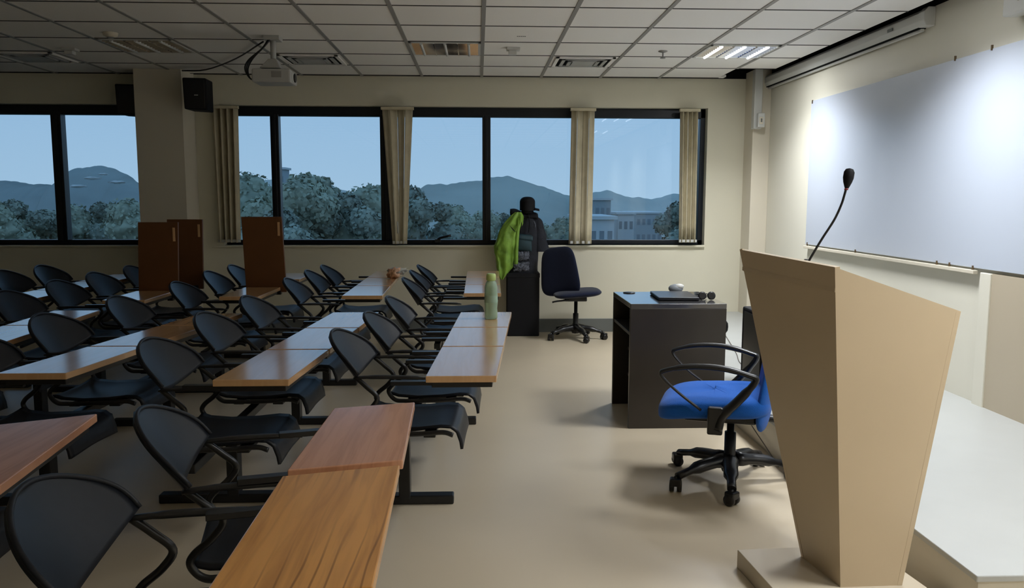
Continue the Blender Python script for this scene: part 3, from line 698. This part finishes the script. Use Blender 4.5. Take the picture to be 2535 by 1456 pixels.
# microphone
r = empty('gooseneck_microphone', (1.123, 2.76, 1.185), 0, 'black gooseneck microphone rising from the lectern top', 'microphone')
mo = Vector((1.123, 2.76, 1.185))
pts = [(1.123, 2.76, 1.187), (1.140, 2.76, 1.222), (1.175, 2.76, 1.284), (1.214, 2.76, 1.348), (1.236, 2.76, 1.399), (1.245, 2.76, 1.431), (1.252, 2.76, 1.462)]
MB().tube([Vector(p)-mo for p in pts], [.004]*7, smooth=6).obj('gooseneck', m_blk, r)
MB().lathe([(.009, 0), (.009, .015), (.006, .03)]).obj('mic_base', m_blk, r)
MB().lathe([(.006, 0), (.008, .004), (.014, .02), (.0175, .035), (.0175, .055), (.012, .065), (.002, .068)], 20, Matrix.Translation(Vector((1.252, 2.76, 1.456))-mo) @ Matrix.Rotation(.12, 4, 'Y')).obj('mic_head', m_blkm, r)
MB().lathe([(.0065, 0), (.0065, .006)], 14, Matrix.Translation(Vector((1.251, 2.76, 1.450))-mo)).obj('light_ring', mat('dark_red_ring', (.2, .02, .02), .4), r)

# black cabinet on the stage behind the lectern
r = empty('computer_tower', (1.70, 4.75, .228), 0, 'black upright computer tower standing on the stage behind the blue chair', 'computer')
MB().box(0, .19, 0, .42, 0, .505, .012).obj('case', m_blkm, r); MB().box(-.004, .0, .05, .37, .03, .48, .001).obj('side_plate', m_blk, r)
r = empty('socket_box', (1.645, 4.62, .228), 0, 'small white socket box on the stage beside the black computer tower', 'socket')
MB().box(0, .08, 0, .09, 0, .035, .004).obj('box', m_white, r); MB().box(.02, .05, .01, .05, .035, .06, .004).obj('plug', m_white, r)
def cable(pts, rad, label, name='cable'):
    o0 = Vector(pts[0]); o = MB().tube([Vector(p)-o0 for p in pts], rad, n=6, smooth=8).obj(name, m_redcord, loc=tuple(o0)); tag(o, label, 'cable'); return o
cable([(2.70, 5.3, .232), (2.86, 5.1, .232), (2.88, 4.93, .232), (2.83, 4.80, .232), (2.68, 4.78, .232), (2.5, 4.9, .232)], .0035, 'thin looped cable on the white stage right of the lectern')
cable([(2.18, 7.1, .232), (2.0, 6.2, .232), (1.90, 5.75, .232), (1.95, 5.4, .232), (1.88, 5.15, .232)], .003, 'thin dark cord running over the stage beside the teacher desk')
cable([(1.56, 4.75, .20), (1.575, 4.6, .13), (1.578, 4.3, .06), (1.57, 4.1, FZ+.005)], .003, 'thin cord drooping down the stage riser behind the blue chair')
r = empty('wall_plug', (2.84, 5.02, .228), 0, 'small plug lying at the foot of the front wall on the stage', 'plug')
MB().box(0, .05, 0, .03, 0, .03, .006).obj('body', m_white, r); MB().tube([(.0, .015, .01), (-.04, 0, .02), (-.06, -.02, .04)], .005, smooth=3).obj('prong_cable', m_redcord, r)

# ------------------------------------------------------------------ clothes stand against the window wall
r = empty('storage_box', (.455, 8.36, FZ), 0, 'tall narrow black box standing below the window, clothes heaped on top', 'box')
MB().box(-.165, .165, -.12, .12, 0, .64, .01).obj('body', m_blkm, r); MB().box(-.168, .168, -.124, .12, .60, .645, .004).obj('lid', m_blkm, r)
bx, by = .455, 8.36
r = empty('backpack', (bx, by, FZ+.646), 0, 'dark upright rucksack with teal pocket standing on the black box', 'backpack')
b = MB()
def pack(u, v):
    a = u*2*PI; c_, s_ = math.cos(a), math.sin(a); z = v*.60
    w_ = .160*(1-.16*max(0, v-.7)/.3)*min(1, math.sqrt(max(0, (1.0-v)*14+.01))); d_ = .105*(1-.2*v)*min(1, math.sqrt(max(0, (1.0-v)*14+.01)))
    X = w_*math.copysign(abs(c_)**.6, c_); Y = d_*math.copysign(abs(s_)**.6, s_)
    n_ = noise.noise(Vector((X*9, Y*9, z*7)))*.014
    return Vector((X+n_, Y+n_, z))
b.grid(pack, 36, 24, closed_u=True); b.obj('body', m_coat, r)
MB().grid(lambda u, v: Vector((-.115+.20*u, -.112-.022*math.sin(u*PI)*math.sin(v*PI)+.012*v, .24+.165*v-.02*u)), 12, 8, .012).obj('teal_pocket', m_teal, r)
MB().grid(lambda u, v: Vector((-.115+.21*u, -.117-.012*math.sin(u*PI)+.012*v, .355+.045*v-.025*u)), 12, 3, .012).obj('pocket_flap', m_teal, r)
for zc, sd in ((.13, 1), (.02, 2)):
    MB().grid(lambda u, v: Vector((-.10+.16*u+.01*noise.noise(Vector((v*5, sd, 0))), -.106-.018*math.sin(u*PI)*math.sin(v*PI)-.012*abs(noise.noise(Vector((u*9, v*9, sd)))), zc+.09*v+.02*noise.noise(Vector((u*6, 0, sd))))), 18, 12, .004).obj('mesh_pocket', m_greyc, r)
for sx in (-.03, .05): MB().tube([(sx, -.105, .60), (sx+.01, -.125, .5), (sx, -.125, .41)], .010, smooth=3, flat=.4).obj('strap', m_blkm, r)
b = MB()   # raised dark collar / top flap
b.grid(lambda u, v: Vector((-.13+.28*u, -.10+.19*v, .605+.04*math.sin(v*PI)-.05*u+.012*math.sin(u*9))), 14, 8, .03); b.obj('top_flap', m_blkm, r)
# green jacket draped on the left
r = empty('green_jacket', (bx-.20, by-.03, FZ+.58), 0, 'lime green rain jacket hanging down the left side of the rucksack', 'jacket')
b = MB()
JP = [(0, .230, .250), (.08, .205, .30), (.2, .188, .355), (.35, .172, .37), (.5, .168, .385), (.7, .200, .405), (.85, .262, .445), (.94, .315, .455), (1, .37, .43)]
def jk(u, v):
    a = u*2*PI; c_, s_ = math.cos(a), math.sin(a); t = v
    for (t0, l0, r0_), (t1, l1, r1) in zip(JP, JP[1:]):
        if t <= t1: break
    f = (t-t0)/(t1-t0); l_ = l0+(l1-l0)*f; r_ = r0_+(r1-r0_)*f
    w_ = (r_-l_)/2; cx = (r_+l_)/2-(bx-.20)
    dd = .05*min(1, w_/.07)
    n_ = .016*noise.noise(Vector((c_*1.6, s_*1.6, t*5)))+.008*noise.noise(Vector((c_*5, s_*5, t*14)))
    fold = .012*math.sin(c_*7+t*4)*max(0, -s_)
    return Vector((cx+w_*math.copysign(abs(c_)**.8, c_)+n_*c_, -.075+dd*s_+n_*s_*1.5-fold, .68*t))
b.grid(jk, 48, 44, closed_u=True); b.obj('body', m_green, r)
b = MB(); b.grid(lambda u, v: Vector((.105+.04*u-.008*math.sin(v*PI)+.03*v, -.128-.014*math.sin(u*PI)+.02*v, .16+.46*v)), 8, 20, .006); b.obj('lapel', m_green, r)
MB().tube([(.06, -.128, .55), (.10, -.142, .50), (.12, -.138, .485)], [.003, .008, .004], smooth=4, flat=.5).obj('zip_pull', m_blkm, r)
# dark coat on the right
r = empty('dark_coat', (bx+.15, by, FZ+.86), 0, 'dark navy coat hanging on the right side of the rucksack', 'coat')
b = MB()
def coat(u, v):
    a = u*2*PI; c_, s_ = math.cos(a), math.sin(a); t = v; kk = min(1, math.sqrt(max(0, (1-t)*9+.02)))
    w_ = (.092-.045*t)*kk; cx = .030-.035*t
    n_ = .010*noise.noise(Vector((c_*2, s_*2, t*5)))
    return Vector((cx+(w_+n_)*c_, -.01+(.07-.02*t)*s_*kk, .35*t))
b.grid(coat, 32, 24, closed_u=True); b.obj('sleeve', m_coat, r)
MB().tube([(-.045, -.075, .31), (-.03, -.08, .27), (-.035, -.08, .24)], .006, smooth=3).obj('toggle', m_greyc, r)
# cap
r = empty('cap', (bx+.045, by-.01, FZ+1.275), 0, 'black baseball cap on top of the heap of clothes', 'cap')
b = MB()
def capf(u, v):
    a = u*2*PI; z = math.sin(v*PI/2); k = math.cos(v*PI/2)**.8*(1) if v > .3 else 1-.05*(.3-v)
    if v <= .3: z2 = v*.28; kk = 1
    else:
        t = (v-.3)/.7; z2 = .084+.056*math.sin(t*PI/2); kk = math.cos(t*PI/2)**.75
    return Vector((.078*kk*math.cos(a), .088*kk*math.sin(a), z2))
b.grid(capf, 32, 14, closed_u=True); b.obj('crown', m_blkm, r)
MB().grid(lambda u, v: Vector((.07+.05*v, (u-.5)*.14*(1-.35*v*v), .030-.012*v-.02*(2*u-1)**2)), 12, 5, .006).obj('brim', m_blkm, r)
MB().lathe([(.07, -.03), (.06, 0), (.07, .02)], 24).obj('sweatband', m_blkm, r)

# ------------------------------------------------------------------ whiteboard, rails and wall devices
m_clip = mat('brown_clip', (.12, .08, .04), .5)
r = empty('whiteboard', (2.915, 5.0, 1.02), 0, 'large glossy whiteboard along the front wall', 'whiteboard')
MB().box(-.012, .0, -1.9, 2.17, 0, 1.245, .002).obj('board_surface', m_board, r)
for dy, dz in ((2.14, 1.235), (0.0, 1.25), (-.36, 1.25), (2.12, .004), (1.19, -.002), (.06, -.002), (-.08, -.002), (-.32, -.002)):
    q = MB(); q.box(-.020, -.008, dy-.004, dy+.004, dz-.015, dz+.015, .001); q.obj('mounting_clip', m_clip, r)
MB().box(-.03, .0, -.35, 2.17, -.035, -.012, .003).obj('lower_rail', m_pale, r)
r = empty('projection_screen', (2.905, 5.35, 2.585), 0, 'long white roll-up projection screen casing below the ceiling on the front wall', 'projection screen')
def case(y0, y1, r_):
    q = MB(); pr = [(-.03, -.055), (.024, -.055), (.024, .055), (-.02, .055), (-.045, .03), (-.047, -.02)]
    q.hexa([(x, y0, z) for x, z in pr], [(x, y1, z) for x, z in pr], .003); return q
case(.0, 3.0, r).obj('casing', m_white, r)
q = MB(); pr = [(-.035, -.060), (.0245, -.060), (.0245, .060), (-.025, .060), (-.050, .032), (-.052, -.022)]
q.hexa([(x, -.05, z) for x, z in pr], [(x, .02, z) for x, z in pr], .004); q.obj('end_cap', m_white, r)
q = MB(); q.hexa([(x, 2.98, z) for x, z in pr], [(x, 3.02, z) for x, z in pr], .004); q.obj('end_cap', m_white, r)
MB().box(-.030, .02, .05, 2.95, -.061, -.054, .0).obj('screen_slot', m_dark, r)
MB().box(-.012, .010, .05, 2.95, -.078, -.061, .002).obj('bottom_bar', m_white, r)
MB().box(-.056, -.048, .35, .42, -.015, .005, .002).obj('badge', m_base, r)
r = empty('wall_speaker', (2.89, 4.30, 2.395), 0, 'white box cut off by the top right corner of the photo', 'wall box')
MB().box(-.06, .03, -.2, .16, 0, .2, .01).obj('body', m_white, r); MB().box(-.064, -.06, -.05, .03, .06, .065, .0).obj('slot', m_base, r)
r = empty('wall_controller', (2.79, 8.165, 2.12), 0, 'small white control unit on the corner pillar', 'control unit')
MB().box(-.03, .04, -.05, .0, 0, .14, .008).obj('body', m_white, r); MB().box(-.018, .02, -.055, -.05, .03, .10, .002).obj('button_plate', m_pale, r); MB().box(-.006, .01, -.058, -.055, .05, .085, .001).obj('switch', m_base, r)

# ------------------------------------------------------------------ black loudspeakers on the column
def speaker(x, y, z, rz, label, logo):
    r = empty('loudspeaker', (x, y, z), rz, label, 'loudspeaker', 'black wall loudspeakers')
    MB().hexa([(-.10, -.11, .012), (.11, -.10, 0), (.10, .12, 0), (-.09, .12, .012)], [(-.11, -.11, .30), (.11, -.11, .295), (.10, .12, .295), (-.10, .12, .30)], .012).obj('cabinet', m_blkm, r)
    MB().box(-.09, .095, -.118, -.108, .02, .28, .004).obj('grille', m_blk, r)
    if logo: MB().box(.0, .035, -.1205, -.117, .135, .142, .001).obj('badge', m_white, r)
    MB().tube([(0, .10, .2), (-.08, .14, .22), (-.16 if logo else .14, .16, .24)], .012, smooth=3).obj('bracket', m_blk, r)
speaker(-2.63, 8.0, 2.225, math.radians(0), 'black loudspeaker with a small silver badge right of the column', True)
speaker(-3.40, 8.36, 2.21, math.radians(0), 'black loudspeaker left of the column', False)
tag(MB().tube([(-1.66, 6.60, 2.618), (-2.1, 7.4, 2.618), (-2.55, 8.0, 2.612), (-2.8, 8.08, 2.612)], .007, n=6, smooth=4).obj('speaker_cable', m_blk), 'black cable running under the ceiling from the projector to the column', 'cable')

# ------------------------------------------------------------------ projector
r = empty('projector', (-1.56, 6.50, CZ-.02), 0, 'white ceiling projector on a pole with black cables', 'projector')
MB().box(-.06, .06, -.06, .06, -.012, .02, .003).obj('ceiling_plate', m_proj, r)
MB().tube([(0, 0, -.01), (0, 0, -.17)], .022).obj('pole', m_proj, r)
MB().hexa([(-.09, -.08, -.225), (.07, -.08, -.225), (.07, .08, -.225), (-.09, .08, -.225)], [(-.03, -.04, -.15), (.03, -.04, -.15), (.03, .04, -.15), (-.03, .04, -.15)], .006).obj('mount_cradle', m_proj, r)
body = MB(); body.box(-.14, .15, -.12, .12, -.335, -.235, .012); body.obj('body', m_proj, r)
MB().box(.01, .085, -.126, -.118, -.30, -.255, .002).obj('vent', m_tbar, r)
MB().box(.149, .156, -.07, .05, -.325, -.255, .004).obj('lens_housing', m_white, r)
MB().lathe([(.032, 0), (.035, .012), (.028, .016)], 24, Matrix.Translation((.152, -.01, -.29)) @ Matrix.Rotation(PI/2, 4, 'Y')).obj('lens', m_blk, r)
for k_ in range(3):
    d = k_*.022
    MB().tube([(-.01-d*.3, -.03, -.0), (-.05-d*.5, -.05, -.06-d*.4), (-.14-d*.8, -.05, -.15-d*.3), (-.185-d*.5, -.04, -.23), (-.17, -.03, -.30), (-.12, 0, -.30)], .0055, n=6, smooth=5).obj('cable', m_blk, r)

# ------------------------------------------------------------------ ceiling fittings
def troffer(i, k, lit, label):
    x, y = -.56+.6*(i+.5), 5.42+.6*(k+.5)
    r = empty('ceiling_light', (x, y, CZ-.003), 0, label, 'ceiling light', 'louvred ceiling lights')
    f = MB(); h = .285
    for a in ((-h, h, -h, -h+.022), (-h, h, h-.022, h), (-h, -h+.022, -h, h), (h-.022, h, -h, h)): f.box(*a, -.008, .0, .001)
    f.obj('frame', m_white, r)
    MB().box(-h+.02, h-.02, -h+.02, h-.02, -.001, .0).obj('reflector', m_glow if lit else m_metal, r)
    for j in range(3):
        xx = -h*.66+h*.66*j
        MB().tube([(xx, -h+.03, -.010), (xx, h-.03, -.010)], .011).obj('tube', m_lamp if lit else m_white, r)
    lv = MB()
    for j in range(1, 3): lv.box(-h*.97+h*.66*j-.004, -h*.97+h*.66*j+.004, -h+.02, h-.02, -.012, 0)
    for j in range(1, 10): 
        yy = -h+.057*j
        lv.hexa([(-h+.02, yy-.001, -.012), (h-.02, yy-.001, -.012), (h-.02, yy+.001, -.012), (-h+.02, yy+.001, -.012)], [(-h+.02, yy-.006, 0), (h-.02, yy-.006, 0), (h-.02, yy+.006, 0), (-h+.02, yy+.006, 0)])
    lv.obj('louvre', m_metal, r)
troffer(0, 2, False, 'switched-off louvred ceiling light in the middle, mirroring the room')
troffer(4, 2, True, 'lit white louvred ceiling light at the right near the front wall')
troffer(-4, 2, False, 'switched-off louvred ceiling light at the left')
for k_ in (-2, -6): troffer(4, k_, True, 'lit louvred ceiling light over the front of the room, overhead')
def vent(x, y, label):
    r = empty('air_vent', (x, y, CZ-.003), 0, label, 'air vent', 'square ceiling air vents')
    for j, h in enumerate((.26, .20, .14)):
        f = MB()
        for a in ((-h, h, -h, -h+.03), (-h, h, h-.03, h), (-h, -h+.03, -h, h), (h-.03, h, -h, h)): f.box(*a, -.012-.003*j, .0, .001)
        f.obj('vent_ring', m_ceil if j == 0 else m_proj, r)
    MB().box(-.235, .235, -.235, .235, -.003, -.0).obj('vent_dark', m_dark, r)
    MB().box(-.1, .1, -.1, .1, -.018, -.006, .002).obj('centre_plate', m_proj, r)
vent(.94, 7.52, 'square air vent in the ceiling left of the lit light')
vent(-1.46, 7.52, 'square air vent in the ceiling right of the projector')
vent(-3.86, 7.52, 'square air vent in the dim ceiling at the far left')
def bulb(name, x, y, w_, h_, label, cat, m=None):
    r = empty(name, (x, y, CZ), 0, label, cat); 
    MB().box(-w_, w_, -w_*.8, w_*.8, -h_*.4, 0, .003).obj('base', m or m_white, r)
    MB().box(-w_*.7, w_*.5, -w_*.6, w_*.6, -h_, -h_*.4, .004).obj('sensor_head', m or m_white, r)
bulb('motion_sensor', .29, 6.87, .055, .055, 'small white sensor on the ceiling right of the mirrored light', 'sensor')
bulb('motion_sensor', -3.36, 7.1, .055, .05, 'small white sensor on the dim ceiling at the left', 'sensor')
r = empty('smoke_detector', (-2.74, 6.42, CZ), 0, 'round pale smoke detector on the ceiling at the left', 'smoke detector')
MB().lathe([(.03, -.032), (.05, -.022), (.055, -.005), (.055, 0)]).obj('base', m_pale, r); MB().lathe([(.02, -.038), (.028, -.032)]).obj('grille', m_tbar, r)
r = empty('sprinkler', (1.54, 6.95, CZ), 0, 'small dark sprinkler head hanging from the ceiling left of the lit light', 'sprinkler')
MB().tube([(0, 0, 0), (0, 0, -.055)], .006).obj('stem', m_tbar, r); MB().lathe([(.038, 0), (.038, -.006), (.02, -.012)]).obj('plate', m_tbar, r); MB().lathe([(.022, -.055), (.022, -.06)]).obj('deflector', m_tbar, r)
r = empty('ceiling_label', (.334, 6.39, CZ), 0, 'tiny dark printed sticker on a ceiling tile', 'sticker')
q = MB()
for k_ in range(5): q.box(-.036+.014*k_, -.026+.014*k_, -.012, .012, -.0015, 0)
q.obj('print', m_base, r)
